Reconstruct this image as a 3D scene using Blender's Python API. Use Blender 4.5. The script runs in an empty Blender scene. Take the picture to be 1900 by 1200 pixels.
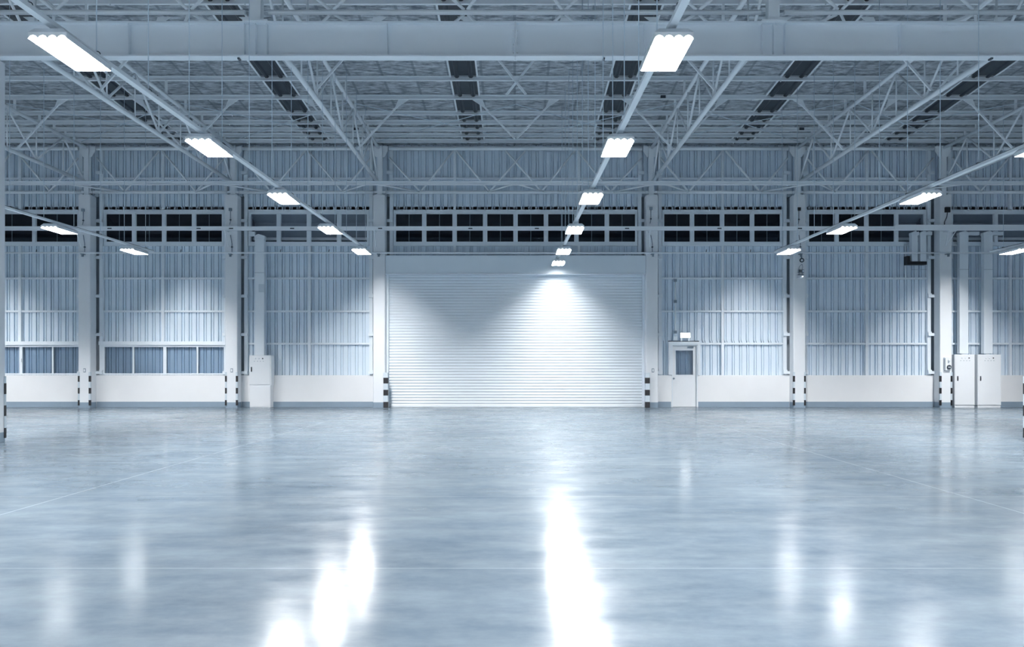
import bpy, math, random
from mathutils import Vector, Matrix
random.seed(4)
SC = bpy.context.scene
COL = SC.collection
PI = math.pi
# ------------------------------------------------------------------ measuring
F, CX, HY, CZ = 1484.0, 955.0, 681.0, 1.415        # focal length and vanishing point of the photo (px), eye height (m)
def PX(px, Y): return (px - CX) * Y / F
def PZ(py, Y): return CZ + (HY - py) * Y / F

# ------------------------------------------------------------------ materials
def nt(name):
    m = bpy.data.materials.new(name); m.use_nodes = True
    n = m.node_tree.nodes; return m, n, m.node_tree.links, n['Principled BSDF']
def paint(name, col, rough=.5, metal=0., var=.06, scale=3., bump=0., spec=.5):
    m, n, l, b = nt(name)
    b.inputs['Roughness'].default_value = rough; b.inputs['Metallic'].default_value = metal
    b.inputs['Specular IOR Level'].default_value = spec
    tc = n.new('ShaderNodeTexCoord'); no = n.new('ShaderNodeTexNoise'); no.inputs['Scale'].default_value = scale
    no.inputs['Detail'].default_value = 5
    l.new(tc.outputs['Object'], no.inputs['Vector'])
    mx = n.new('ShaderNodeMix'); mx.data_type = 'RGBA'
    mx.inputs['A'].default_value = (*[c * (1 - var) for c in col], 1); mx.inputs['B'].default_value = (*[min(1, c * (1 + var)) for c in col], 1)
    l.new(no.outputs['Fac'], mx.inputs['Factor']); l.new(mx.outputs['Result'], b.inputs['Base Color'])
    if bump:
        bu = n.new('ShaderNodeBump'); bu.inputs['Strength'].default_value = bump; bu.inputs['Distance'].default_value = .02
        l.new(no.outputs['Fac'], bu.inputs['Height']); l.new(bu.outputs['Normal'], b.inputs['Normal'])
    return m
def emit(name, col, s):
    m, n, l, b = nt(name); n.remove(b)
    e = n.new('ShaderNodeEmission'); e.inputs['Color'].default_value = (*col, 1); e.inputs['Strength'].default_value = s
    l.new(e.outputs[0], n['Material Output'].inputs[0]); return m
def glass(name, tint, gloss=.12):
    m, n, l, b = nt(name); n.remove(b)
    t = n.new('ShaderNodeBsdfTransparent'); t.inputs[0].default_value = (*tint, 1)
    g = n.new('ShaderNodeBsdfGlossy'); g.inputs['Color'].default_value = (.8, .88, .95, 1); g.inputs['Roughness'].default_value = .06
    fr = n.new('ShaderNodeFresnel'); fr.inputs[0].default_value = 1.45
    mx = n.new('ShaderNodeMixShader')
    l.new(fr.outputs[0], mx.inputs[0]); l.new(t.outputs[0], mx.inputs[1]); l.new(g.outputs[0], mx.inputs[2])
    l.new(mx.outputs[0], n['Material Output'].inputs[0]); return m

M = {}
M['steel'] = paint('painted steel', (.84, .885, .92), .42, var=.03)
M['girder'] = paint('girder paint', (.80, .855, .90), .45, var=.04, scale=1.2)
M['wall'] = paint('white masonry paint', (.80, .815, .83), .55, var=.03, scale=2)
M['column'] = paint('column paint', (.78, .81, .84), .5, var=.03, scale=2)
M['clad'] = paint('cladding sheet', (.67, .765, .85), .42, var=.05, scale=.8)
M['frame'] = paint('light frame paint', (.76, .82, .87), .42, var=.03)
M['shutter'] = paint('shutter enamel', (.71, .77, .815), .33, var=.03, scale=.7)
M['header'] = paint('header panel', (.72, .80, .86), .4, var=.03)
M['cabinet'] = paint('cabinet enamel', (.78, .81, .84), .38, var=.02)
M['skirt'] = paint('grey skirting paint', (.24, .32, .40), .5, var=.06)
M['black'] = paint('black paint', (.008, .009, .013), .45, var=.1)
M['dark'] = paint('recess shade tone', (.36, .42, .48), .8, var=.15)  # mid tone that paints in the shade behind the columns
M['darkmetal'] = paint('dark metal', (.05, .065, .085), .4, var=.1)
M['grey'] = paint('grey fitting', (.20, .26, .32), .5)
M['band'] = paint('pale guard paint', (.58, .66, .72), .5)
M['hood'] = paint('window hood sheet', (.26, .31, .38), .6, var=.1)
M['skyl'] = paint('skylight sheet', (.035, .045, .058), .3, var=.35, scale=6)
M['wire'] = paint('steel wire', (.62, .72, .8), .4)
M['house'] = paint('fixture housing', (.78, .83, .87), .4, var=.02)
M['refl'] = paint('fixture reflector', (.9, .92, .94), .35, var=.01)
M['glassdark'] = glass('dark pane', (.34, .36, .40))
M['glass'] = glass('window pane', (.80, .85, .90))
M['sidewall'] = paint('side wall sheet', (.82, .84, .86), .6, var=.03, scale=.8)
M['lamp'] = emit('lamp tube', (1., .985, .97), 150.)
M['lampdim'] = emit('lamp tube near the shutter', (1., .985, .97), 40.)
M['sign'] = emit('lit sign', (.98, 1., 1.), 4.)

def floor_mat():
    m, n, l, b = nt('polished concrete')
    tc = n.new('ShaderNodeTexCoord')
    def noise(sc, detail, vec, rough=.55):
        mp = n.new('ShaderNodeMapping'); mp.inputs['Scale'].default_value = vec; l.new(tc.outputs['Object'], mp.inputs['Vector'])
        no = n.new('ShaderNodeTexNoise'); no.inputs['Scale'].default_value = sc; no.inputs['Detail'].default_value = detail
        no.inputs['Roughness'].default_value = rough; l.new(mp.outputs[0], no.inputs['Vector']); return no
    a = noise(.32, 9, (1, 1.5, 1), .62); c = noise(1.7, 10, (.7, 1.6, 1), .68); d = noise(7, 6, (1, 1, 1), .7)
    add = n.new('ShaderNodeMath'); add.operation = 'ADD'; l.new(a.outputs['Fac'], add.inputs[0]); l.new(c.outputs['Fac'], add.inputs[1])
    ad2 = n.new('ShaderNodeMath'); ad2.operation = 'MULTIPLY_ADD'; ad2.inputs[1].default_value = .25
    l.new(d.outputs['Fac'], ad2.inputs[0]); l.new(add.outputs[0], ad2.inputs[2])
    rp = n.new('ShaderNodeValToRGB'); rp.color_ramp.elements[0].position = .80; rp.color_ramp.elements[1].position = 1.5
    mr = n.new('ShaderNodeMapRange'); mr.inputs['From Min'].default_value = .8; mr.inputs['From Max'].default_value = 1.45
    l.new(ad2.outputs[0], mr.inputs['Value'])
    rp.color_ramp.elements[0].position = 0; rp.color_ramp.elements[1].position = 1
    rp.color_ramp.elements[0].color = FLOOR_A; rp.color_ramp.elements[1].color = FLOOR_B
    l.new(mr.outputs[0], rp.inputs[0])
    # saw-cut joints: a paler line every few metres
    sx = n.new('ShaderNodeSeparateXYZ'); l.new(tc.outputs['Object'], sx.inputs[0])
    def lines(out, off, period, w):
        p = n.new('ShaderNodeMath'); p.operation = 'ADD'; p.inputs[1].default_value = off; l.new(out, p.inputs[0])
        q = n.new('ShaderNodeMath'); q.operation = 'PINGPONG'; q.inputs[1].default_value = period / 2; l.new(p.outputs[0], q.inputs[0])
        r = n.new('ShaderNodeMath'); r.operation = 'LESS_THAN'; r.inputs[1].default_value = w; l.new(q.outputs[0], r.inputs[0]); return r
    j1 = lines(sx.outputs['X'], 4.93, 9.86, .008); j2 = lines(sx.outputs['Y'], -5.63, 3.12, .005)
    jm = n.new('ShaderNodeMath'); jm.operation = 'MAXIMUM'; l.new(j1.outputs[0], jm.inputs[0]); l.new(j2.outputs[0], jm.inputs[1])
    jf = n.new('ShaderNodeMath'); jf.operation = 'MULTIPLY'; jf.inputs[1].default_value = .28; l.new(jm.outputs[0], jf.inputs[0])
    mx = n.new('ShaderNodeMix'); mx.data_type = 'RGBA'; mx.inputs['B'].default_value = (.62, .68, .74, 1)
    l.new(jf.outputs[0], mx.inputs['Factor']); l.new(rp.outputs[0], mx.inputs['A']); l.new(mx.outputs['Result'], b.inputs['Base Color'])
    rr = n.new('ShaderNodeMapRange'); rr.inputs['From Min'].default_value = .3; rr.inputs['From Max'].default_value = .7
    rr.inputs['To Min'].default_value = .12; rr.inputs['To Max'].default_value = .215; l.new(c.outputs['Fac'], rr.inputs['Value'])
    l.new(rr.outputs[0], b.inputs['Roughness'])
    bu = n.new('ShaderNodeBump'); bu.inputs['Strength'].default_value = .035; bu.inputs['Distance'].default_value = .03
    l.new(c.outputs['Fac'], bu.inputs['Height']); l.new(bu.outputs['Normal'], b.inputs['Normal'])
    b.inputs['Specular IOR Level'].default_value = .4
    # worn sealer: patches of bare matt concrete between the polished ones
    df = n.new('ShaderNodeBsdfDiffuse'); l.new(mx.outputs['Result'], df.inputs['Color'])
    e = noise(.9, 8, (.8, 1.3, 1), .65)
    mk = n.new('ShaderNodeMapRange'); mk.inputs['From Min'].default_value = .38; mk.inputs['From Max'].default_value = .64
    mk.inputs['To Min'].default_value = .50; mk.inputs['To Max'].default_value = .92; l.new(e.outputs['Fac'], mk.inputs['Value'])
    ms = n.new('ShaderNodeMixShader'); l.new(mk.outputs[0], ms.inputs[0]); l.new(df.outputs[0], ms.inputs[1]); l.new(b.outputs[0], ms.inputs[2])
    l.new(ms.outputs[0], n['Material Output'].inputs[0])
    return m
FLOOR_A, FLOOR_B = (.090, .127, .168, 1), (.185, .233, .273, 1)
M['floor'] = floor_mat()

def foil_mat():
    m, n, l, b = nt('foil insulation')
    tc = n.new('ShaderNodeTexCoord')
    def noise(sc, detail, vec, rough):
        mp = n.new('ShaderNodeMapping'); mp.inputs['Scale'].default_value = vec; l.new(tc.outputs['Object'], mp.inputs['Vector'])
        no = n.new('ShaderNodeTexNoise'); no.inputs['Scale'].default_value = sc; no.inputs['Detail'].default_value = detail
        no.inputs['Roughness'].default_value = rough; l.new(mp.outputs[0], no.inputs['Vector']); return no
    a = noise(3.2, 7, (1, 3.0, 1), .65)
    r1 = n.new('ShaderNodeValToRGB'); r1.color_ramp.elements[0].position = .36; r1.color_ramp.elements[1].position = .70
    r1.color_ramp.elements[0].color = (.15, .185, .225, 1); r1.color_ramp.elements[1].color = (.84, .89, .93, 1)  # dark folds and pale wrinkle highlights painted into the foil colour
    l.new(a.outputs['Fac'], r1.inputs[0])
    sx = n.new('ShaderNodeSeparateXYZ'); l.new(tc.outputs['Object'], sx.inputs[0])
    q = n.new('ShaderNodeMath'); q.operation = 'PINGPONG'; q.inputs[1].default_value = .47; l.new(sx.outputs['X'], q.inputs[0])
    r = n.new('ShaderNodeMath'); r.operation = 'LESS_THAN'; r.inputs[1].default_value = .035; l.new(q.outputs[0], r.inputs[0])
    f = n.new('ShaderNodeMath'); f.operation = 'MULTIPLY'; f.inputs[1].default_value = .55; l.new(r.outputs[0], f.inputs[0])
    mx = n.new('ShaderNodeMix'); mx.data_type = 'RGBA'; mx.inputs['B'].default_value = (.14, .18, .23, 1)
    l.new(f.outputs[0], mx.inputs['Factor']); l.new(r1.outputs[0], mx.inputs['A']); l.new(mx.outputs['Result'], b.inputs['Base Color'])
    b.inputs['Metallic'].default_value = .5; b.inputs['Roughness'].default_value = .3
    bu = n.new('ShaderNodeBump'); bu.inputs['Strength'].default_value = .8; bu.inputs['Distance'].default_value = .12
    l.new(a.outputs['Fac'], bu.inputs['Height']); l.new(bu.outputs['Normal'], b.inputs['Normal'])
    return m
M['foil'] = foil_mat()

# ------------------------------------------------------------------ mesh builder
ORG = {}
class MB:
    def __init__(s): s.v, s.f, s.sm = [], [], []
    def add(s, vs, fs, smooth=False):
        k = len(s.v); s.v += [tuple(v) for v in vs]
        for i, f in enumerate(fs):
            s.f.append(tuple(k + j for j in f)); s.sm.append(smooth[i] if isinstance(smooth, list) else smooth)
        return s
    def box(s, x0, x1, y0, y1, z0, z1):
        x0, x1 = sorted((x0, x1)); y0, y1 = sorted((y0, y1)); z0, z1 = sorted((z0, z1))
        return s.add([(x0,y0,z0),(x1,y0,z0),(x1,y1,z0),(x0,y1,z0),(x0,y0,z1),(x1,y0,z1),(x1,y1,z1),(x0,y1,z1)],
            [(0,3,2,1),(4,5,6,7),(0,1,5,4),(1,2,6,5),(2,3,7,6),(3,0,4,7)])
    def prism(s, poly, axis, a, b):
        """poly: 2-D points, swept along axis ('x': (y,z), 'y': (x,z), 'z': (x,y)) from a to b."""
        def P(u, v, t): return {'x': (t, u, v), 'y': (u, t, v), 'z': (u, v, t)}[axis]
        n = len(poly); vs = [P(u, v, a) for u, v in poly] + [P(u, v, b) for u, v in poly]
        fs = [(i, (i+1) % n, n + (i+1) % n, n + i) for i in range(n)] + [tuple(range(n))[::-1], tuple(range(n, 2*n))]
        return s.add(vs, fs)
    def tube(s, p, q, r, n=10, r2=None):
        p, q = Vector(p), Vector(q); d = (q - p).normalized(); r2 = r if r2 is None else r2
        u = d.orthogonal().normalized(); w = d.cross(u)
        vs = []
        for c, rr in ((p, r), (q, r2)):
            vs += [c + rr * (math.cos(2*PI*i/n) * u + math.sin(2*PI*i/n) * w) for i in range(n)]
        fs = [(i, (i+1) % n, n + (i+1) % n, n + i) for i in range(n)] + [tuple(range(n))[::-1], tuple(range(n, 2*n))]
        return s.add(vs, fs, [True]*n + [False, False])
    def path(s, pts, r, n=8):
        for a, b in zip(pts, pts[1:]): s.tube(a, b, r, n)
        return s
    def bar(s, p, q, w, h, up=(0, 0, 1)):
        p, q = Vector(p), Vector(q); d = (q - p).normalized(); side = d.cross(Vector(up))
        if side.length < 1e-4: side = Vector((1, 0, 0))
        side.normalize(); u = side.cross(d)
        vs = []
        for c in (p, q):
            for a, b in ((-1,-1),(1,-1),(1,1),(-1,1)): vs.append(c + side*a*w/2 + u*b*h/2)
        return s.add(vs, [(0,1,5,4),(1,2,6,5),(2,3,7,6),(3,0,4,7),(3,2,1,0),(4,5,6,7)])
    def lathe(s, prof, c, axis='z', n=20):
        """prof: (radius, height) pairs turned about axis through c"""
        vs, fs = [], []
        for r, h in prof:
            for i in range(n):
                a, b = r*math.cos(2*PI*i/n), r*math.sin(2*PI*i/n)
                vs.append({'z': (c[0]+a, c[1]+b, c[2]+h), 'y': (c[0]+a, c[1]+h, c[2]+b), 'x': (c[0]+h, c[1]+a, c[2]+b)}[axis])
        for k in range(len(prof)-1):
            for i in range(n): fs.append((k*n+i, k*n+(i+1) % n, (k+1)*n+(i+1) % n, (k+1)*n+i))
        fs += [tuple(range(n))[::-1], tuple(range((len(prof)-1)*n, len(prof)*n))]
        return s.add(vs, fs, [True]*(len(fs)-2) + [False]*2)
    def build(s, name, mat, parent=None, label=None, kind=None, bevel=0):
        me = bpy.data.meshes.new(name); o = ORG.get(parent.name, Vector()) if parent else Vector()
        me.from_pydata([tuple(Vector(v) - o) for v in s.v], [], s.f)
        me.polygons.foreach_set('use_smooth', s.sm); me.materials.append(M[mat]); me.update()
        import bmesh
        bm = bmesh.new(); bm.from_mesh(me); bmesh.ops.recalc_face_normals(bm, faces=bm.faces); bm.to_mesh(me); bm.free()
        ob = bpy.data.objects.new(name, me); COL.objects.link(ob)
        if parent: ob.parent = parent; ORG[ob.name] = o
        if label: ob['label'] = label
        if kind: ob['kind'] = kind
        if bevel:
            b = ob.modifiers.new('edge', 'BEVEL'); b.width = bevel; b.segments = 2; b.limit_method = 'ANGLE'
        return ob
def tag(o, label, cat, group=None, kind=None):
    o['label'] = label; o['category'] = cat
    if group: o['group'] = group
    if kind: o['kind'] = kind
    return o
def thing(name, label, cat, loc, group=None, kind=None):
    o = bpy.data.objects.new(name, None); COL.objects.link(o); o.location = loc; o.empty_display_size = .2
    ORG[o.name] = Vector(loc); return tag(o, label, cat, group, kind)
def solo(mb, name, mat, label, cat, group=None, kind=None, bevel=0):
    return tag(mb.build(name, mat, bevel=bevel), label, cat, group, kind)
def copy_tree(o, parent=None):
    c = o.copy(); COL.objects.link(c)
    if parent: c.parent = parent
    for ch in list(o.children): copy_tree(ch, c)
    return c
ORD = ['first', 'second', 'third', 'fourth', 'fifth', 'sixth', 'seventh', 'eighth', 'ninth', 'tenth']

# ------------------------------------------------------------------ main dimensions
CF, CM, CR = 28.0, 28.21, 28.42                     # back-wall columns: front, middle, rear
COLX = [-15.07, -9.92, -4.75, 4.81, 9.97, 15.10]
HW = .21
YL = 28.425                                        # face of the low wall
YC = 28.62                                         # plane of the cladding
XA, XB = -22.0, 22.0                                # side walls
ZL = PZ(697, YL)                                   # top of the low wall
ZT = 9.345
def zroof(Y): return 9.36 + .06 * (28.5 - Y)
BAYS = [(XA, COLX[0]), (COLX[0], COLX[1]), (COLX[1], COLX[2]), (COLX[2], COLX[3]), (COLX[3], COLX[4]), (COLX[4], COLX[5]), (COLX[5], XB)]
BN = ['cut off by the near column', 'over the long low windows', 'above the two-tier cabinet', 'above the roller shutter', 'above the white door', 'between the door bay and twin cabinets', 'above the twin cabinets']

# ------------------------------------------------------------------ floor, walls, roof
solo(MB().box(XA-.3, XB+.3, -8.3, 29.6, -.3, 0), 'floor', 'floor', 'polished blue-grey concrete floor with saw-cut joints and long reflections', 'floor', kind='structure')
SHX0, SHX1 = COLX[2] + HW, COLX[3] - HW             # shutter opening
DX0, DX1 = PX(1246.5, YL), PX(1294, YL)             # door opening
low = MB()
for a, b in ((XA, SHX0), (SHX1, DX0), (DX1, XB)):
    low.box(a, b, YL, YL + .2, 0, ZL + .02)
wall = solo(low, 'wall_back', 'wall', 'white low wall with ribbed blue-grey metal cladding above it', 'wall', kind='structure')
ORG[wall.name] = Vector()

def ribbed(x0, x1, z0, z1, y=YC - .03, pitch=.262):
    mb = MB(); pts = [(x0, y)]
    n = max(1, int((x1 - x0) / pitch)); off = (x1 - x0 - n * pitch) / 2
    for i in range(n):
        c = x0 + off + (i + .5) * pitch
        for dx, dy in ((-.072, 0), (-.068, .075), (-.026, .075), (-.022, 0), (.022, 0), (.026, .05), (.046, .05), (.050, 0)): pts.append((c + dx, y + dy))
    pts.append((x1, y))
    vs = [(x, yy, z0) for x, yy in pts] + [(x, yy, z1) for x, yy in pts]; k = len(pts)
    mb.add(vs, [(i, i+1, k+i+1, k+i) for i in range(k-1)])
    return mb
ZW0, ZW1 = PZ(450, 28.6), PZ(397, 28.6)             # high windows: opening
ZS = 5.30                                          # under the cladding above the shutter
GY = [516.5, 577.5, 637.5]; GYU = [331.5]
for k, (a, b) in enumerate(BAYS):
    x0, x1 = (a if k == 0 else a + .42), (b if k == 6 else b - .42)
    if k == 3: ribbed(x0, x1, ZS, ZW0 - .1).build('cladding_sheet', 'clad', wall)
    elif k == 4:
        ribbed(x0, DX0 - .1, ZL, PZ(632, YL)).build('cladding_sheet', 'clad', wall)
        ribbed(DX1 + .1, x1, ZL, PZ(632, YL)).build('cladding_sheet', 'clad', wall)
        ribbed(x0, x1, PZ(632, YL), ZW0 - .1).build('cladding_sheet', 'clad', wall)
    else: ribbed(x0, x1, ZL, ZW0 - .1).build('cladding_sheet', 'clad', wall)
    ribbed(x0, x1, ZW1 + .12, ZT).build('cladding_sheet', 'clad', wall)
    # flat flashing above the high windows
    MB().box(x0, x1, YC - .03, YC - .005, ZW1 + .1, ZW1 + .26).build('flashing', 'clad', wall)
    mids = [PX(m, 28.54) for m in {0: [39], 1: [304], 2: [575], 3: [844, 1074], 4: [1340], 5: [1607], 6: [1873]}[k]]
    for mx in mids:
        for za, zb in ((PZ(634, 28.5) if k == 1 or k == 0 else (ZS if k == 3 else ZL), ZW0 - .13), (ZW1 + .14, ZT - .05)):
            MB().box(mx - .045, mx + .045, 28.46, 28.575, za, zb).build('wall_mullion', 'frame', wall)
    for gy in GY + GYU:
        z = PZ(gy, 28.54)
        if k == 3 and z < ZW0: continue
        if k in (0, 1) and gy == 637.5: continue
        g0, g1 = x0 - .02, x1 + .02
        segs = [(g0, g1)]
        for sa, sb in segs:
            if k == 4 and gy == 637.5: sa = DX1 + .09
            cuts = [sa] + [m for m in mids if sa < m < sb] + [sb]
            for p, q in zip(cuts, cuts[1:]):
                MB().box(p + .046 if p in mids else p, q - .046 if q in mids else q, 28.49, 28.575, z - .033, z + .033).build('girt', 'frame', wall)
for i, cx in enumerate(COLX):
    MB().box(cx - .46, cx + .46, 28.80, 28.84, ZL, 7.5).box(cx - .46, cx - .43, YC, 28.8, ZL, 7.5).box(cx + .43, cx + .46, YC, 28.8, ZL, 7.5).box(cx - .46, cx + .46, YC, 28.8, 7.5, 7.53).build('recess_shade_panel', 'dark', wall)  # set-back sheet, coloured darker to paint in the shade of the gap
    ribbed(cx - .42, cx + .42, 7.5, ZT).build('cladding_sheet', 'clad', wall)
    for sgn in (-1, 1):
        inner = (i == 2 and sgn > 0) or (i == 3 and sgn < 0)
        px = cx + sgn * .36; zb = ZS if inner else ZL + .03
        MB().box(px - .06, px + .06, 28.44, 28.575, zb, ZT - .06).build('wall_post', 'frame', wall)
        for by in (321, 410, 478, 549.5, 620.5, 691):
            z = PZ(by, 28.45)
            if z < zb: continue
            MB().box(min(cx + sgn*.215, px + sgn*.075), max(cx + sgn*.215, px + sgn*.075), 28.34, 28.435, z - .05, z + .05).build('tie_bracket', 'frame', wall)
            if 470 < by < 700: MB().box(px - .05, px + .075, 28.40, 28.438, z + .052, z + .10).build('bracket_cleat', 'frame', wall)
# baseboard
bb = MB()
for a, b in ((XA, COLX[0]-HW), (COLX[0]+HW, COLX[1]-HW), (COLX[1]+HW, COLX[2]-HW), (COLX[3]+HW, DX0-.02), (DX1+.02, COLX[4]-HW), (COLX[4]+HW, COLX[5]-HW), (COLX[5]+HW, XB)):
    bb.box(a + .008, b - .008, YL - .014, YL - .001, 0.001, .19)
solo(bb, 'baseboard_back', 'skirt', 'grey painted skirting along the foot of the white low wall', 'baseboard', kind='structure')
# side and rear walls of the hall (beyond the frame)
solo(MB().box(XA-.3, XA, -8.3, 29.6, 0, 12.5), 'wall_left', 'sidewall', 'plain metal side wall of the hall', 'wall', kind='structure')
solo(MB().box(XB, XB+.3, -8.3, 29.6, 0, 12.5), 'wall_right', 'sidewall', 'plain metal side wall of the hall opposite', 'wall', kind='structure')
solo(MB().box(XA, XB, -8.3, -8, 0, 12.5), 'wall_rear', 'sidewall', 'plain metal end wall behind the viewer', 'wall', kind='structure')
# roof
def roofslab(mb, x0, x1, y0, y1, dz0, dz1):
    vs = []
    for dz in (dz0, dz1):
        for x, y in ((x0, y0), (x1, y0), (x1, y1), (x0, y1)): vs.append((x, y, zroof(y) + dz))
    return mb.add(vs, [(0,3,2,1),(4,5,6,7),(0,1,5,4),(1,2,6,5),(2,3,7,6),(3,0,4,7)])
ceil = solo(roofslab(MB(), XA-.3, XB+.3, -8.3, 29.2, .0, .15), 'ceiling', 'foil', 'sloping roof lined with wrinkled silver foil insulation', 'ceiling', kind='structure')
ORG[ceil.name] = Vector()
SKY = [-11.9, -6.87, -1.45, 3.1, 7.97, 13.28]
for sx in SKY:
    mb = MB(); w = .36
    prof = [(-w, -.012), (-w+.09, -.012), (-w+.13, -.05), (-w+.19, -.05), (-w+.23, -.012), (w-.23, -.012), (w-.19, -.05), (w-.13, -.05), (w-.09, -.012), (w, -.012)]
    vs = [(sx+dx, y, zroof(y)+dz) for y in (10, 28.3) for dx, dz in prof]; n = len(prof)
    mb.add(vs, [(i, i+1, n+i+1, n+i) for i in range(n-1)])
    sk = mb.build('skylight_sheet', 'skyl', ceil, label='dark translucent strip')
    fl = MB()
    for sg in (-1, 1): roofslab(fl, sx+sg*w-.05 if sg < 0 else sx+w, sx-w if sg < 0 else sx+w+.05, 10, 28.3, -.03, -.002)
    fl.build('skylight_flange', 'steel', ceil)

# ------------------------------------------------------------------ high windows
dark_open = {0: 'all', 1: 'all', 2: '', 3: 'all', 4: 'all', 5: [0, 1, 2], 6: ''}
for k, (a, b) in enumerate(BAYS):
    x0, x1 = (a + .05 if k == 0 else a + .44), (b - .05 if k == 6 else b - .44)
    n = 8 if k == 3 else 4
    w = thing('window_%d' % (k+1), 'row of high window openings ' + BN[k], 'window', ((x0+x1)/2, 28.5, ZW0 - .12), kind='structure')
    MB().box(x0, x1, 28.47, 28.6, ZW1, ZW1 + .13).build('head_rail', 'frame', w)
    MB().box(x0, x1, 28.47, 28.6, ZW0 - .13, ZW0).build('sill_rail', 'frame', w)
    W = (x1 - x0) / n
    for i in range(n + 1):
        c = x0 + i * W
        MB().box(max(x0, c - .06), min(x1, c + .06), 28.475, 28.6, ZW0, ZW1).build('window_mullion', 'frame', w)
    for i in range(n):
        p, q = x0 + i*W + .06, x0 + (i+1)*W - .06
        dk = dark_open[k] == 'all' or (dark_open[k] and i in dark_open[k])
        e = MB().box(p, p+.02, 28.5, 28.57, ZW0, ZW1).box(q-.02, q, 28.5, 28.57, ZW0, ZW1).box(p, q, 28.5, 28.57, ZW0, ZW0+.02).box(p, q, 28.5, 28.57, ZW1-.02, ZW1)
        e.build('sash', 'frame', w)
        if dk:
            MB().box(p+.02, q-.02, 28.53, 28.536, ZW0+.02, ZW1-.02).build('pane', 'glassdark', w)
            MB().box((p+q)/2-.008, (p+q)/2+.008, 28.515, 28.528, ZW0+.02, ZW1-.02).build('glazing_bar', 'grey', w)
    # sloping weather hood outside
    h = MB(); h.prism([(28.64, ZW1+.02), (29.2, ZW1-.22), (29.22, ZW1-.22), (28.64, ZW1+.06)], 'x', x0, x1)
    h.box(x0, x1, 29.18, 29.22, ZW0+.27, ZW1-.2)
    h.build('weather_hood', 'hood', w)
    MB().box(x0, x1, 28.95, 29.1, ZW0+.14, ZW0+.24).build('hood_ledge', 'frame', w)

# low windows in the two bays at the left
for k, (xa, xb, wide, thin) in enumerate(((XA+.1, COLX[0]-.3, [39], [98]), (PX(185, 28.45), COLX[1]-.3, [306], [247.5, 366.5]))):
    z0, z1 = ZL + .03, PZ(641, 28.45)
    lb = ('row of low sliding windows partly cut off by the near column', 'four-pane low sliding window between the two striped-edge columns')[k]
    w = thing('window_%d' % (8 + k), lb, 'window', ((xa+xb)/2, 28.45, z0), kind='structure')
    MB().box(xa, xb, 28.36, 28.58, z1 + .02, z1 + .15).build('window_head', 'frame', w)
    fr = MB().box(xa, xb, 28.43, 28.55, z0, z0+.06).box(xa, xb, 28.43, 28.55, z1-.05, z1+.018).box(xa, xa+.18, 28.43, 28.55, z0+.06, z1-.05).box(xb-.06, xb, 28.43, 28.55, z0+.06, z1-.05)
    fr.build('window_frame', 'frame', w)
    ed = [xa + .18]
    for x in sorted(wide + thin):
        hw = .055 if x in wide else .028; c = PX(x, 28.45)
        MB().box(c-hw, c+hw, 28.44, 28.54, z0+.06, z1-.05).build('window_stile', 'frame', w); ed += [c-hw, c+hw]
    ed.append(xb - .06)
    for p, q in zip(ed[0::2], ed[1::2]): MB().box(p, q, 28.485, 28.491, z0+.06, z1-.05).build('pane', 'glass', w)
    if k == 0: MB().box(PX(39, 28.43)-.02, PX(39, 28.43)+.02, 28.41, 28.44, 1.6, 1.72).build('window_latch', 'frame', w)

# ------------------------------------------------------------------ doors
d1 = thing('door_1', 'wide white roller shutter door closed between two columns', 'roller shutter', (0.03, 28.4, 0), kind='structure')
pr = []; zt = PZ(509, 28.45); N = 46; pt = zt / N
vs = []
for i in range(N):
    for t in range(7):
        u = t / 7.
        vs.append((28.46 - .026 * math.sin(PI * u) ** .8, (i + u) * pt + .002))
vs.append((28.46, zt))
mb = MB(); n = len(vs); x0, x1 = SHX0 + .07, SHX1 - .07
mb.add([(x0, y, z) for y, z in vs] + [(x1, y, z) for y, z in vs], [(i, i+1, n+i+1, n+i) for i in range(n-1)], True)
mb.build('shutter_curtain', 'shutter', d1)
MB().box(x0, x1, 28.425, 28.47, 0.002, .05).build('bottom_bar', 'shutter', d1)
for xa, xb in ((SHX0 + .004, SHX0 + .075), (SHX1 - .075, SHX1 - .004)):
    MB().prism([(xa, 28.3), (xb, 28.3), (xb, 28.32), (xb - .05 if xa < 0 else xb, 28.32), (xb, 28.42), (xb, 28.52), (xa, 28.52)], 'z', 0, zt + .06).build('guide_rail', 'frame', d1)
hz0, hz1 = PZ(507, 28.1), PZ(474, 28.1)
MB().box(SHX0 + .006, SHX1 - .006, 28.06, 28.56, hz0, hz1).build('shutter_box', 'header', d1, bevel=.008)
MB().box(SHX0 + .006, SHX1 - .006, 28.03, 28.3, hz0 - .035, hz0 - .002).build('box_lip', 'frame', d1)

d2 = thing('door_2', 'white personnel door with a small upper window', 'door', ((DX0+DX1)/2, YL, 0), kind='structure')
zd = PZ(641, YL); fw = .09
fr = MB().box(DX0-fw-.03, DX0, YL-.05, YL+.16, ZL+.03, zd+.14).box(DX1, DX1+fw, YL-.05, YL+.16, ZL+.03, zd+.14).box(DX0, DX1, YL-.05, YL+.16, zd+.03, zd+.14)
fr.box(DX0+.0, DX0+.03, YL-.02, YL+.16, 0, zd+.03).box(DX1-.03, DX1, YL-.02, YL+.16, 0, zd+.03).box(DX0+.03, DX1-.03, YL-.02, YL+.16, zd, zd+.03)
fr.build('door_frame', 'frame', d2)
lx0, lx1 = DX0 + .034, DX1 - .034; wx0, wx1, wz0, wz1 = PX(1254.5, YL), PX(1286.5, YL), PZ(695, YL), PZ(650, YL)
lf = MB().box(lx0, wx0, YL+.06, YL+.105, .006, zd-.004).box(wx1, lx1, YL+.06, YL+.105, .006, zd-.004).box(wx0, wx1, YL+.06, YL+.105, .006, wz0).box(wx0, wx1, YL+.06, YL+.105, wz1, zd-.004)
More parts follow.
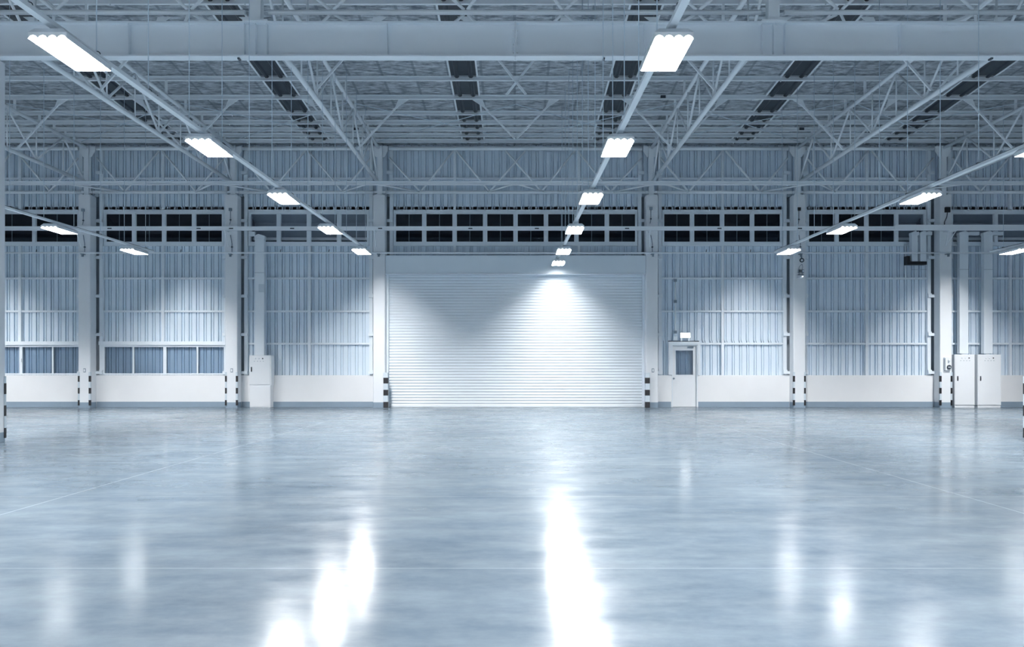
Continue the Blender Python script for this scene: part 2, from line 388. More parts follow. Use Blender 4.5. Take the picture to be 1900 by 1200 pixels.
leaf = lf.build('door_leaf', 'cabinet', d2)
MB().box(wx0, wx1, YL+.085, YL+.09, wz0, wz1).build('door_pane', 'glass', leaf)
gs = MB().box(wx0-.02, wx0, YL+.052, YL+.06, wz0-.02, wz1+.02).box(wx1, wx1+.02, YL+.052, YL+.06, wz0-.02, wz1+.02).box(wx0, wx1, YL+.052, YL+.06, wz0-.02, wz0).box(wx0, wx1, YL+.052, YL+.06, wz1, wz1+.02)
gs.build('glazing_bead', 'frame', leaf)
ribbed(wx0 - .3, wx1 + .3, 0, zd, y=YC + .10).build('sheet_beyond', 'clad', d2)
MB().lathe([(.0, 0), (.032, -.002), (.034, -.012), (.014, -.02), (.012, -.04), (.03, -.05), (.032, -.07), (.02, -.082), (0, -.084)], (PX(1250.5, YL), YL+.06, PZ(702, YL)), 'y', 16).build('door_knob', 'grey', d2)
MB().box(PX(1276, YL), PX(1287, YL), YL+.01, YL+.058, zd-.09, zd-.03).bar((PX(1278, YL), YL, zd-.045), (PX(1289, YL), YL-.02, zd-.03), .02, .015).build('door_closer', 'grey', d2)

# ------------------------------------------------------------------ columns
def chamf(cx, cy, h, c=.018):
    return [(cx-h+c, cy-h), (cx+h-c, cy-h), (cx+h, cy-h+c), (cx+h, cy+h-c), (cx+h-c, cy+h), (cx-h+c, cy+h), (cx-h, cy+h-c), (cx-h, cy-h+c)]
ctxt = ['white column with striped corner guards beside the long low window, leftmost at the back wall', 'white column with striped corner guards beside the two-tier cabinet',
        'white column beside the roller shutter on the two-tier cabinet side', 'white column between the roller shutter and the white door',
        'white column carrying the round speaker and twin emergency lamps', 'white column with the alarm panel beside the twin cabinets']
ZC = PZ(362, CF)
for i, cx in enumerate(COLX):
    c = thing('concrete_column', ctxt[i], 'column', (cx, CM, 0), 'columns along the back wall', 'thing')
    MB().prism(chamf(cx, CM, HW), 'z', 0, ZC).build('shaft', 'column', c)
    MB().prism(chamf(cx, CM, HW + .0012), 'z', .001, .185).build('painted_base', 'skirt', c, label='grey painted foot')
    st = MB().box(cx-.17, cx+.17, CM-.17, CM+.17, ZC, ZC+.03)
    st.box(cx-.085, cx+.085, CM-.09, CM-.078, ZC+.03, 9.2).box(cx-.085, cx+.085, CM+.078, CM+.09, ZC+.03, 9.2).box(cx-.006, cx+.006, CM-.078, CM+.078, ZC+.03, 9.2)
    st.build('steel_post', 'steel', c)
    for sg in (-1, 1):
        MB().prism([(cx+sg*.088, 9.2), (cx+sg*.28, 9.2), (cx+sg*.28, 9.03), (cx+sg*.15, 8.82), (cx+sg*.088, 8.82)], 'y', CM-.008, CM+.008).build('gusset_plate', 'steel', c)
        MB().box(cx+sg*.088, cx+sg*.2, CM-.06, CM+.06, 7.54, 7.61).build('chord_cleat', 'steel', c)
GYF = 14.95
FCX = [-9.86, 9.86]
for i, cx in enumerate(FCX):
    c = thing('concrete_column', ('near white column under the end of the big girder, at the far left edge', 'near white column at the far right edge, only a sliver in view')[i], 'column', (cx, GYF, 0), 'near columns under the girder', 'thing')
    MB().prism(chamf(cx, GYF+.05, .19+.02*0), 'z', 0, 7.17).build('shaft', 'column', c)
    MB().prism(chamf(cx, GYF+.05, .1912), 'z', .001, .185).build('painted_base', 'skirt', c, label='grey painted foot')

# striped guards
def guard(cx, cy, sx, sy, txt, z0=.075, z1=1.245, bands=((.075, .264), (.49, .69), (.905, 1.11))):
    g = thing('corner_guard', txt, 'corner guard', (cx, cy, z0), 'striped corner guards on the columns')
    def L(a, b, t):
        L1 = .052; m = MB()
        m.box(cx - sx*L1, cx + sx*t, cy + sy*.003, cy + sy*t, a, b); m.box(cx + sx*.003, cx + sx*t, cy - sy*L1, cy + sy*.003, a, b); return m
    L(z0, z1, .009).build('angle_strip', 'band', g)
    for a, b in bands: L(a, b, .0105).build('black_band', 'black', g, label='black stripe')
cn = {0: 'leftmost back column', 1: 'column beside the two-tier cabinet', 4: 'column under the round speaker', 5: 'column with the alarm panel'}
for i in cn:
    for sx in (-1, 1):
        guard(COLX[i] + sx*HW, CF, sx, -1, 'black and white striped corner strip, %s edge of %s' % ('left' if sx < 0 else 'right', cn[i]))
guard(FCX[0] + .19, GYF + .05 + .19, 1, 1, 'dark striped corner strip on the near column, far left edge of picture')
guard(FCX[1] - .19, GYF + .05 + .19, -1, 1, 'dark striped corner strip on the near column, far right edge of picture')
for px, sd in ((715.2, 'left'), (1202, 'right')):
    cx = PX(px, 27.72)
    p = thing('striped_guard_post', 'short square black and white striped post at the %s foot of the roller shutter' % sd, 'guard post', (cx, 27.83, 0), 'striped posts beside the shutter')
    MB().prism(chamf(cx, 27.83, .078, .006), 'z', 0, 1.22).build('post_body', 'band', p)
    for a, b in ((.001, .21), (.43, .63), (.85, 1.05)): MB().prism(chamf(cx, 27.83, .0795, .006), 'z', a, b).build('black_band', 'black', p, label='black stripe')

# ------------------------------------------------------------------ big girder
gb, gt = 7.185, 7.835
g = thing('steel_girder', 'deep pale steel plate girder crossing the hall under the roof', 'girder', (0, GYF, gb), kind='thing')
XG0, XG1 = FCX[0]-.6, FCX[1]+.6
JX = .01
for a, b in ((XG0, JX - .008), (JX + .008, XG1)):
    MB().box(a, b, GYF-.006, GYF+.006, gb+.03, gt-.03).build('girder_web', 'girder', g)
    MB().box(a, b, GYF-.11, GYF+.11, gb, gb+.028).build('bottom_flange', 'girder', g)
    MB().box(a, b, GYF-.11, GYF+.11, gt-.028, gt).build('top_flange', 'girder', g)
for a, b in ((JX-.026, JX-.002), (JX+.002, JX+.026)): MB().box(a, b, GYF-.115, GYF+.115, gb-.01, gt+.004).build('splice_plate', 'girder', g)
bl = MB()
for sx in (-1, 1):
    for z in (7.27, 7.42, 7.56, 7.68):
        bl.lathe([(0, 0), (.014, 0), (.014, .02), (0, .02)], (JX + sx*.026, GYF-.06, z), 'x', 6) if sx > 0 else bl.lathe([(0, 0), (.014, 0), (.014, -.02), (0, -.02)], (JX + sx*.026, GYF-.06, z), 'x', 6)
bl.build('splice_bolts', 'steel', g)
for px in (238, 718, 1196, 1672):
    x = PX(px, GYF-.1); MB().box(x-.006, x+.006, GYF-.105, GYF-.008, gb+.03, gt-.03).build('stiffener', 'girder', g)
for sx in (-4.82, 4.82):
    for dx in (-.21, 0, .21): MB().box(sx+dx-.007, sx+dx+.007, GYF-.108, GYF-.008, gb+.03, gt-.03).build('stiffener', 'girder', g)
    st = MB().box(sx-.23, sx+.23, GYF-.13, GYF+.13, gt+.001, gt+.03)
    st.box(sx-.1, sx+.1, GYF-.1, GYF-.088, gt+.03, 9.3).box(sx-.1, sx+.1, GYF+.088, GYF+.1, gt+.03, 9.3).box(sx-.006, sx+.006, GYF-.088, GYF+.088, gt+.03, 9.3)
    st.build('stub_post', 'steel', g)
for i, ex in enumerate(FCX):
    e = MB()
    for z in (7.26, 7.38, 7.5, 7.62, 7.74): e.lathe([(0, 0), (.015, 0), (.015, -.02), (0, -.02)], (ex + (.13 if i == 0 else -.13), GYF-.008, z), 'y', 6)
    x = ex + (.09 if i == 0 else -.09)
    MB().box(x-.012, x+.012, GYF-.108, GYF-.008, gb+.03, gt-.03).build('end_plate', 'girder', g); e.build('end_bolts', 'grey', g)
clm = MB()
for px in (444, 1120, 1838):
    x = PX(px, GYF); clm.box(x-.02, x+.02, GYF-.05, GYF+.05, gb-.03, gb-.001)
clm.build('flange_clip', 'darkmetal', g)

# ------------------------------------------------------------------ roof trusses running away from the viewer
TX = [-15.07, -9.92, -4.80, 4.83, 9.97, 15.10]
ttxt = ['roof truss ending on the leftmost back column', 'roof truss ending on the column beside the two-tier cabinet', 'roof truss ending on the column left of the roller shutter',
        'roof truss ending on the column between shutter and white door', 'roof truss ending on the column with the round speaker', 'roof truss ending on the column beside the twin cabinets']
ZLO, ZUP = 7.90, 9.13
for i, x in enumerate(TX):
    t = thing('roof_truss', 'pale tubular ' + ttxt[i], 'truss', (x, 21.5, ZLO), 'roof trusses running to the back wall')
    y0, y1 = GYF + .115, CM - .10
    MB().tube((x, y0, ZLO), (x, y1, ZLO), .062, 14).build('bottom_chord', 'steel', t)
    MB().tube((x, y0, ZUP), (x, y1, ZUP), .055, 14).build('top_chord', 'steel', t)
    up = [26.70, 23.75, 20.90, 18.00]; lo = [28.0, 25.20, 22.30, 19.45, 16.55]
    seq = sorted(up + lo, reverse=True)
    for a, b in zip(seq, seq[1:]):
        za = ZUP - .05 if a in up else ZLO + .06; zb = ZUP - .05 if b in up else ZLO + .06
        MB().tube((x, a - .03, za), (x, b + .03, zb), .030, 10).build('web_diagonal', 'steel', t)
    MB().tube((x, 16.5, ZLO+.06), (x, 15.15, ZUP-.05), .03, 10).build('web_diagonal', 'steel', t)
    for y in up: MB().tube((x, y, ZLO+.06), (x, y, ZUP-.055), .019, 8).build('web_vertical', 'steel', t)
    for y in lo[1:]: MB().tube((x, y, ZLO+.06), (x, y, ZUP-.055), .022, 8).build('web_vertical', 'steel', t)
    for y in lo[1:]: MB().prism([(y-.16, ZLO+.05), (y+.16, ZLO+.05), (y+.09, ZLO+.17), (y-.09, ZLO+.17)], 'x', x-.006, x+.006).build('node_plate', 'steel', t)
    for y in up: MB().prism([(y-.16, ZUP-.05), (y+.16, ZUP-.05), (y+.09, ZUP-.16), (y-.09, ZUP-.16)], 'x', x-.006, x+.006).build('node_plate', 'steel', t)
    PUR0 = [18.57, 22.80, 24.14, 25.40, 26.20, 26.85, 27.40]
    for y in PUR0: MB().box(x-.03, x+.03, y-.06, y-.01, ZUP+.05, zroof(y)-.14).build('purlin_seat', 'steel', t)

# purlins
PUR = [18.57, 22.80, 24.14, 25.40, 26.20, 26.85, 27.40, 27.97]
ptxt = ['seen above the big girder', 'nearest below the girder', 'with the sway brace plates', 'third below the girder', 'fourth below the girder', 'fifth below the girder', 'third from the back wall', 'last before the back wall']
ptxt[6] = 'second last before the back wall'
for y, tx in zip(PUR, ptxt):
    z1 = zroof(y) - .004; z0 = z1 - .132
    mb = MB().box(XA, XB, y, y+.006, z0, z1).box(XA, XB, y-.065, y, z0, z0+.006).box(XA, XB, y-.065, y, z1-.006, z1).box(XA, XB, y-.065, y-.059, z0+.006, z0+.024)
    p = solo(mb, 'roof_purlin', 'steel', 'long pale roof purlin %s' % tx, 'purlin', 'roof purlins')
    ORG[p.name] = Vector()
    for jx in (-9.2, -6.0, 2.3, 7.4, 12.0):
        jx += random.uniform(-.3, .3); MB().box(jx-.015, jx+.015, y-.069, y-.0655, z0-.05, z1-.01).build('joint_clip', 'steel', p)

# ------------------------------------------------------------------ bracing against the back wall, bay by bay
ZE, ZB = PZ(275.5, CM), PZ(356.5, CM)
btx = ['leftmost bay, cut off by the near column', 'bay over the long low window', 'bay over the two-tier cabinet', 'wide bay over the roller shutter', 'bay over the white door', 'bay between speaker column and alarm column', 'rightmost bay over the twin cabinets']
for k, (a, b) in enumerate(BAYS):
    x0, x1 = (a + .05 if k == 0 else a + .09), (b - .05 if k == 6 else b - .09)
    t = thing('eaves_brace_truss', 'zigzag strut frame at eaves, ' + btx[k], 'bracing', ((x0+x1)/2, CM, ZB), 'eaves bracing along the back wall')
    MB().tube((x0+.23, CM, ZE), (x1-.23, CM, ZE), .066, 12).build('top_chord', 'steel', t)
    MB().tube((x0+.12, CM, ZB), (x1-.12, CM, ZB), .055, 12).build('bottom_chord', 'steel', t)
    u0, u1 = a, b
    if k == 0: u0 = COLX[0] - 5.15
    if k == 6: u1 = COLX[5] + 5.15
    zt_, zb_ = ZE - .08, ZB + .05
    def D(p, q):
        if k == 0 and min(p[0], q[0]) < XA or k == 6 and max(p[0], q[0]) > XB: return
        MB().tube((p[0], CM, p[1]), (q[0], CM, q[1]), .034, 8).build('web_diagonal', 'steel', t)
    L_ = u1 - u0
    e0, e1 = (u0 + .33, ZE - .33), (u1 - .33, ZE - .33)
    if k != 3:
        m = (u0+u1)/2
        D(e0, (u0 + L_*.25, zb_)); D((u0 + L_*.25 + .06, zb_), (m-.05, zt_)); D((m+.05, zt_), (u0+L_*.75-.06, zb_)); D((u0+L_*.75, zb_), e1)
    else:
        m = .03; q1 = PX(778.5, CM); t1 = PX(844, CM); b2 = PX(907, CM); t2 = PX(975, CM)
        D(e0, (q1, zb_)); D((q1+.06, zb_), (t1-.05, zt_)); D((t1+.05, zt_), (b2, zb_)); D((b2+.05, zb_), (t2, zt_))
        D(e1, (2*m-q1, zb_)); D((2*m-q1-.06, zb_), (2*m-t1+.05, zt_)); D((2*m-t1-.05, zt_), (2*m-b2, zb_)); D((2*m-b2-.05, zb_), (2*m-t2, zt_))
# horizontal wind bracing in front of it
YW = 26.45; ZWd = PZ(338, YW)
t = thing('wind_bracing', 'long horizontal strut with slanting stays just in front of the eaves bracing', 'bracing', (0, YW, ZWd))
MB().box(XA, XB, YW-.045, YW+.045, ZWd-.09, ZWd-.08).box(XA, XB, YW+.037, YW+.045, ZWd-.08, ZWd+.03).box(XA, XB, YW-.045, YW+.037, ZWd+.02, ZWd+.03).build('strut', 'steel', t)
def WB(xa, xb): MB().tube((xa, YW+.06, ZWd-.03), (xb, CM-.10, ZB), .03, 8).build('slanting_stay', 'steel', t)
for k, (a, b) in enumerate(BAYS):
    if k == 3:
        WB(a+.1, PX(778, CM)); WB(.03, PX(906, CM)); WB(.03, PX(1008, CM)); WB(b-.1, PX(1138, CM))
    elif k == 0: WB(b-.1, b - 1.3); 
    elif k == 6: WB(a+.1, a + 1.3)
    else: WB(a+.1, a+(b-a)*.25); WB(b-.1, a+(b-a)*.75)

# bracing standing on the girder (seen above it)
ZG = PZ(23, GYF)
gx = [FCX[0]+.0, -4.82, 4.82, FCX[1]]
for k in range(3):
    a, b = gx[k], gx[k+1]; e = .12
    t = thing('girder_brace_truss', 'zigzag tube bracing above the big girder, ' + ('left end bay', 'wide middle bay', 'right end bay')[k], 'bracing', ((a+b)/2, GYF, ZG), 'bracing on top of the girder')
    x0, x1 = a + (.02 if k == 0 else e + .1), b - (.02 if k == 2 else e + .1)
    MB().tube((x0, GYF, ZG), (x1, GYF, ZG), .045, 12).build('bottom_chord', 'steel', t)
    MB().tube((x0, GYF, 9.15), (x1, GYF, 9.15), .05, 12).build('top_chord', 'steel', t)
    L_ = b - a
    def D2(p, q): MB().tube((p[0], GYF, p[1]), (q[0], GYF, q[1]), .03, 8).build('web_diagonal', 'steel', t)
    def D3(p, q): MB().tube((p, GYF+.05, ZG-.02), (q, GYF+1.7, ZG-.05), .028, 8).build('slanting_stay', 'steel', t)
    nodes = [.25, .75] if k != 1 else [.145, .405, .595, .855]
    tops = [0, .5, 1] if k != 1 else [0, .275, .5, .725, 1]
    for j, nd in enumerate(nodes):
        xn = a + L_*nd
        D2((xn-.03, ZG+.05), (a + L_*tops[j] + .15, 9.1)); D2((xn+.03, ZG+.05), (a + L_*tops[j+1] - .15, 9.1))
        D3(xn-.04, a + L_*tops[j] + .2); D3(xn+.04, a + L_*tops[j+1] - .2)

# ------------------------------------------------------------------ sway braces and tie rods under the roof
def sway(xa, za, xb, zb, Y, txt, plate=True):
    s = thing('sway_brace', txt, 'brace', (xa, Y, zb), 'sway braces under the roof')
    d = Vector((xb-xa, 0, zb-za)).normalized()
    MB().bar((xa + d.x*.15, Y, za + d.z*.15), (xb, Y, zb), .05, .05, (0, 1, 0)).build('brace_bar', 'steel', s)
    if True: MB().prism([(xa-.16, za), (xa+.16, za), (xa + d.x*.28 + .05, za + d.z*.28), (xa + d.x*.28 - .05, za + d.z*.28)], 'y', Y-.006, Y+.006).build('sway_gusset', 'steel', s)  # gusset plate at the purlin end of the brace
ys = 24.11; zp = zroof(24.14) - .145
tn = ['leftmost back column', 'two-tier cabinet column', 'column left of the shutter', 'column right of the shutter', 'speaker column', 'alarm panel column']
for i, x in enumerate(TX):
    for sg in (-1, 1):
        if abs(x + sg*1.45) > 15.6: continue
        sway(x + sg*1.45, zp, x + sg*.07, ZLO + .09, ys, 'slanting brace bar, %s side of the truss over the %s' % ('left' if sg < 0 else 'right', tn[i]))
        if 1 <= i <= 4:
            sway(x + sg*1.6, zroof(19.0)-.2, x + sg*.07, ZLO + .09, 19.0, 'slanting brace bar behind the girder, %s side of the %s truss' % ('left' if sg < 0 else 'right', tn[i]))
sway(-1.13, zp, .0, 8.30, ys, 'slanting brace bar, left arm of the V above the shutter middle')
sway(1.19, zp, .06, 8.30, ys, 'slanting brace bar, right arm of the V above the shutter middle')
sway(-1.2, zroof(19)-.2, .27, 7.88, 18.97, 'slanting brace bar of the X below the girder splice, falling to the right', False)
sway(1.26, zroof(19)-.2, -.21, 7.88, 19.04, 'slanting brace bar of the X below the girder splice, falling to the left', False)
def rod(p, q, txt): solo(MB().tube(p, q, .011, 6), 'tie_rod', 'wire', txt, 'tie rod', 'thin tie rods under the roof')
zr = 9.20
for i in range(5):
    a, b = TX[i], TX[i+1]
    nm = ('over the long low window', 'over the two-tier cabinet', 'over the shutter', 'over the white door', 'left of the twin cabinets')[i]
    if i == 2:
        rod((a+.07, 23.6, zr), (.03, 27.38, zr), 'thin steel rod ' + nm + ', left arm of the V')
        rod((b-.07, 23.6, zr), (.04, 27.30, zr), 'thin steel rod ' + nm + ', right arm of the V')
        rod((a+.07, 27.7, zr+.03), (.02, 23.8, zr+.03), 'thin steel rod ' + nm + ', left arm of the peak')
        rod((b-.07, 27.7, zr+.03), (.05, 23.8, zr+.03), 'thin steel rod ' + nm + ', right arm of the peak')
    else:
        rod((a+.07, 23.6, zr), (b-.07, 27.7, zr), 'thin steel rod ' + nm + ', falling to the right')
        rod((b-.07, 23.6, zr+.03), (a+.07, 27.7, zr+.03), 'thin steel rod ' + nm + ', falling to the left')
for px, py, y, nm in ((290, 181, 24.14, 'left of the second truss'), (1230, 180, 24.14, 'beside the brightest light track'), (661, 251, 26.85, 'over the column left of the shutter'), (1487, 254, 26.85, 'over the speaker column')):
    x, z = PX(px, y), zroof(y) - .08
    solo(MB().box(x-.075, x+.075, y-.06, y-.004, z-.05, z+.06), 'junction_box', 'darkmetal', 'small black box fixed to a purlin ' + nm, 'box', 'black boxes under the roof', bevel=.006)

# ------------------------------------------------------------------ lights and their tracks
ZF = 4.90                                           # underside of the fixtures
rows = [(-11.55, -.03, 'outer left'), (-4.65, -.020, 'left'), (1.48, .0137, 'middle'), (8.32, .015, 'right'), (15.2, .02, 'outer right'), (-18.3, -.03, 'far left')]
def rx(r, Y): return rows[r][0] + rows[r][1] * (24.3 - Y)
def make_fixture():
    f = thing('light_fixture', 'x', 'light', (0, 0, ZF), 'ceiling light fixtures on tracks')
    W, Ln, H = .205, .47, .062
    mb = MB()                                       # housing: shallow trapezoid pan with open underside
    top = ZF + H + .006
    mb.add([(-W,-Ln,top),(W,-Ln,top),(W,Ln,top),(-W,Ln,top),(-W+.05,-Ln+.03,top+.05),(W-.05,-Ln+.03,top+.05),(W-.05,Ln-.03,top+.05),(-W+.05,Ln-.03,top+.05)],
           [(0,3,2,1),(4,5,6,7),(0,1,5,4),(1,2,6,5),(2,3,7,6),(3,0,4,7)])
    mb.box(-W-.004, -W, -Ln, Ln, ZF, top).box(W, W+.004, -Ln, Ln, ZF, top)
    mb.build('housing', 'house', f)
    rf = MB(); n = 4; w = 2*W/n
    for i in range(1, n): rf.prism([(-W+i*w, ZF), (-W+i*w+.011, ZF+H), (-W+i*w-.011, ZF+H)], 'y', -Ln, Ln)
    for i in range(n):                              # scalloped end cheeks
        a = -W + i*w
        for y in (-Ln,): rf.prism([(a, ZF+.0), (a+w*.2, ZF+H*.42), (a+w*.5, ZF+H*.6), (a+w*.8, ZF+H*.42), (a+w, ZF), (a+w, ZF+H+.006), (a, ZF+H+.006)], 'y', y, y+.004)
    rf.box(-W, W, Ln-.004, Ln, ZF, ZF+H+.006)
    rf.build('reflector', 'refl', f)
    for i in range(n):
        c = -W + (i+.5)*w
        MB().add([(c-.036, -Ln+.02, ZF+H), (c+.036, -Ln+.02, ZF+H), (c+.036, Ln-.02, ZF+H), (c-.036, Ln-.02, ZF+H)], [(3,2,1,0)]).build('lamp_tube', 'lamp', f, label='glowing lamp')
    MB().box(-.05, .05, -.1, .1, top+.051, ZF+.163).build('mounting_bracket', 'house', f)
    return f
proto = make_fixture(); used = False
yy = [24.3, 20.5, 16.65, 12.8, 8.95, 5.1, 1.25, -2.6, -6.4]
vis = {0: 2, 1: 5, 2: 5, 3: 4, 4: 1, 5: 0}
far = {2: ['farthest but one', 'third farthest', 'fourth farthest', 'fifth farthest', 'nearest'], 1: ['farthest', 'second farthest', 'third farthest', 'second nearest', 'nearest'],
       0: ['farther of two', 'nearer of two'], 3: ['farthest', 'second farthest', 'third farthest', 'nearest, cut by picture edge'], 4: ['only one in view']}
tname = {0: 'outer left track beside the near column', 1: 'track left of the shutter', 2: 'bright track over the shutter', 3: 'track right of the white door', 4: 'outer right track over the twin cabinets'}
for r in range(6):
    for k, Y in enumerate(yy):
        f = copy_tree(proto) if used else proto; used = True
        f.location = (rx(r, Y), Y, ZF)
        f['label'] = ('lit light fixture, %s on the %s' % (far[r][k], tname[r])) if k < vis[r] else 'lit four-lamp light fixture nearer than the photograph shows'
        if k >= vis[r]: f['group'] = 'ceiling lights out of the picture'
f = copy_tree(proto); f.location = (1.47, 27.0, ZF); f['label'] = 'lit four-lamp light fixture right in front of the shutter box'
for ch in f.children:
    if ch.name.startswith('lamp_tube'):
        ch.data = ch.data.copy(); ch.data.materials[0] = M['lampdim']
for r in range(5):
    ya, yb = -7.0, (27.5 if r == 2 else 25.5)
    A, B = Vector((rx(r, ya), ya, ZF+.19)), Vector((rx(r, yb), yb, ZF+.19))
    t = thing('light_track', 'long straight steel ' + tname[r] + ', carrying lights', 'light track', A, 'light tracks')
    MB().bar(A, B, .085, .05).build('track_channel', 'steel', t)
    mb2 = MB().bar(A + Vector((0, 0, .035)), B + Vector((0, 0, .035)), .03, .018); mb2.build('power_cable', 'darkmetal', t)
    for k in range(20):
        Y = 24.86 - 1.2833 * k + (.12 if r == 0 else 0)
        if Y < 4: break
        x = rx(r, Y) + .0
        MB().tube((x, Y, ZF+.24), (x, Y, zroof(Y)-.02), .0072, 6).build('hanger_wire', 'wire', t)
        hk = []
        for a in range(9): hk.append((x + .045*math.cos(PI*a/8), Y, ZF+.215 + .035*math.sin(PI*a/8)))
        MB().path(hk, .006, 5).build('hanger_hook', 'darkmetal', t)

# ------------------------------------------------------------------ cable tray, pipe
YT = 27.72; tz0, tz1 = PZ(427.3, YT), PZ(420.3, YT)
def tray(x0, x1, z0, z1, txt):
    t = thing('cable_tray', txt, 'cable tray', (x0, YT, z0), 'cable trays along the back wall')
    MB().box(x0, x1, YT-.06, YT+.06, z0, z0+.012).box(x0, x1, YT-.06, YT-.05, z0+.012, z1-.012).box(x0, x1, YT+.05, YT+.06, z0+.012, z1-.012).box(x0, x1, YT-.065, YT+.065, z1-.012, z1).build('tray_channel', 'steel', t)
    return t
xm = PX(1659, YT)
t = tray(XA, xm, tz0, tz1, 'long narrow cable tray running in front of the columns')
for cx in COLX[:5]:
    MB().bar((cx-.13, YT, tz0-.02), (cx-.09, CF-.025, tz0-.55), .025, .025).box(cx-.15, cx-.09, YT-.07, CF-.003, tz0-.03, tz0-.002).build('mounting_bracket', 'steel', t)
for px in (205, 370, 430, 543, 706, 873, 996, 1163, 1334, 1483):
    x = PX(px, YT); MB().box(x-.07, x+.07, YT-.075, YT-.062, tz0+.04, tz0+.075).build('tray_clip', 'darkmetal', t)
t = tray(xm + .01, XB, tz0, PZ(417.3, YT), 'wider cable duct running right over the twin cabinets')
cx = COLX[5]
MB().bar((cx+.21, YT, tz0), (cx-.02, CF-.03, tz0-.5), .02, .02).box(cx-.1, cx+.2, YT-.07, CF-.002, tz0-.03, tz0-.002).bar((cx-.02, YT+.1, tz0-.03), (cx-.02, CF-.03, tz0-.5), .02, .02).build('mounting_bracket', 'steel', t)
YP = 27.86; zp_ = PZ(469, YP)
t = thing('conduit_pipe', 'thin straight conduit pipe crossing the columns below the cable tray', 'pipe', (0, YP, zp_))
MB().tube((XA, YP, zp_), (XB, YP, zp_), .028, 10).build('pipe_run', 'steel', t)
for cx in COLX:
    MB().box(cx-.05, cx+.05, YP-.035, CF-.002, zp_-.05, zp_-.03).box(cx-.02, cx+.04, YP-.02, YP+.03, zp_-.13, zp_-.05).build('pipe_saddle', 'grey', t)
for px in (67, 335, 520, 610, 1392, 1310, 1577):
    x = PX(px, YP); MB().tube((x, YP, zp_+.02), (x+.02, YP, zp_+.12), .012, 6).build('pipe_hook', 'darkmetal', t)

# ------------------------------------------------------------------ small fittings on the columns
jn = {0: 'leftmost back column', 1: 'column beside the two-tier cabinet', 3: 'column between shutter and white door', 4: 'speaker column', 5: 'alarm panel column'}
jp = {0: (155, 390, 'grey', .05), 1: (428, 389, 'grey', .05), 3: (1207.5, 387, 'grey', .05), 4: (1482, 388, 'black', .055), 5: (1757, 389.5, 'black', .09)}
for i, (px, py, mt, h) in jp.items():
    x, z = PX(px, CF), PZ(py, CF)
    j = thing('junction_box', '%s junction box with thin conduit high on the %s' % ('grey' if mt == 'grey' else 'black', jn[i]), 'junction box', (x, CF, z), 'junction boxes on columns')
    MB().box(x-h, x+h, CF-.07, CF-.002, z-h, z+h).build('box_body', mt, j, bevel=.006)
    if i == 5: MB().path([(x, CF-.03, z-h), (x-.02, CF-.03, z-.25), (x-.10, CF-.03, z-.42), (x-.10, CF-.03, z-.53)], .014).build('conduit', 'darkmetal', j)
    else:
        MB().path([(x, CF-.02, z-h), (x, CF-.02, z-.4), (x-.03, CF-.02, z-.52)], .012).build('conduit', 'grey', j)
        MB().box(x-.025, x+.025, CF-.035, CF-.003, z-.38, z-.34).build('conduit_saddle', 'darkmetal', j)
        MB().path([(x-.1+.1, CF-.02, tz0-.12), (x+.05, CF-.02, tz0-.42), (x+.05, CF-.02, zp_+.05)], .012).build('conduit', 'grey', j)
        MB().box(x+.02, x+.08, CF-.035, CF-.003, zp_+.2, zp_+.24).build('conduit_saddle', 'darkmetal', j)
for px, nm in ((157, 'leftmost back column'), (430, 'column beside the two-tier cabinet'), (1211.5, 'column between shutter and white door')):
    x, z = PX(px, CF), PZ(687, CF)
    s = thing('switch_plate', 'small grey-edged switch plate low on the ' + nm, 'switch', (x, CF, z), 'switch plates on columns')
    MB().box(x-.042, x+.042, CF-.012, CF-.002, z-.07, z+.07).build('plate', 'grey', s, bevel=.004)
    MB().box(x-.024, x+.024, CF-.02, CF-.012, z-.045, z+.045).build('rocker', 'cabinet', s)
x, z = PX(1487, CF), PZ(483, CF)
s = thing('loudspeaker', 'small round grey loudspeaker high on the column under the light track', 'speaker', (x, CF, z))
MB().lathe([(0, -.002), (.07, -.002), (.078, -.03), (.078, -.06), (.066, -.068), (.05, -.05), (0, -.045)], (x, CF, z), 'y', 20).build('speaker_ring', 'darkmetal', s)
MB().lathe([(0, -.046), (.045, -.05), (.03, -.066), (0, -.072)], (x, CF, z), 'y', 16).build('speaker_cone', 'frame', s)
MB().box(x-.02, x+.02, CF-.03, CF-.002, z+.08, z+.16).build('speaker_bracket', 'grey', s)
x, z = PX(1484.5, CF), PZ(513.5, CF)
s = thing('emergency_light', 'twin-headed emergency lamp unit below the round loudspeaker', 'emergency light', (x, CF, z))
MB().box(x-.115, x+.115, CF-.09, CF-.002, z-.065, z+.055).build('battery_case', 'cabinet', s, bevel=.012)
MB().box(x-.1, x+.1, CF-.1, CF-.01, z+.06, z+.08).build('case_top', 'grey', s)
for dx, tilt in ((-.055, 0), (.065, .02)):
    MB().box(x+dx-.038, x+dx+.038, CF-.12, CF-.03, z+.13, z+.25).build('lamp_head', 'grey', s, bevel=.012)
    MB().box(x+dx-.022, x+dx+.022, CF-.128, CF-.12, z+.155, z+.225).build('lamp_lens', 'frame' if tilt else 'darkmetal', s)
    MB().tube((x+dx, CF-.06, z+.08), (x+dx, CF-.06, z+.13), .01, 8).build('lamp_neck', 'grey', s)
    MB().path([(x+dx, CF-.02, z+.25), (x+dx+.02, CF-.02, z+.35), (x+.06, CF-.02, z+.45)], .006, 6).build('lamp_cord', 'grey', s)
MB().lathe([(0, 0), (.014, 0), (.01, -.012), (0, -.014)], (x+.055, CF-.09, z+.0), 'y', 10).build('indicator_lamp', 'sign', s)
x, z = PX(1756.5, CF), PZ(675, CF)
s = thing('alarm_panel', 'white alarm panel with a round bell and lamp on the column beside twin cabinets', 'alarm panel', (x, CF, z))
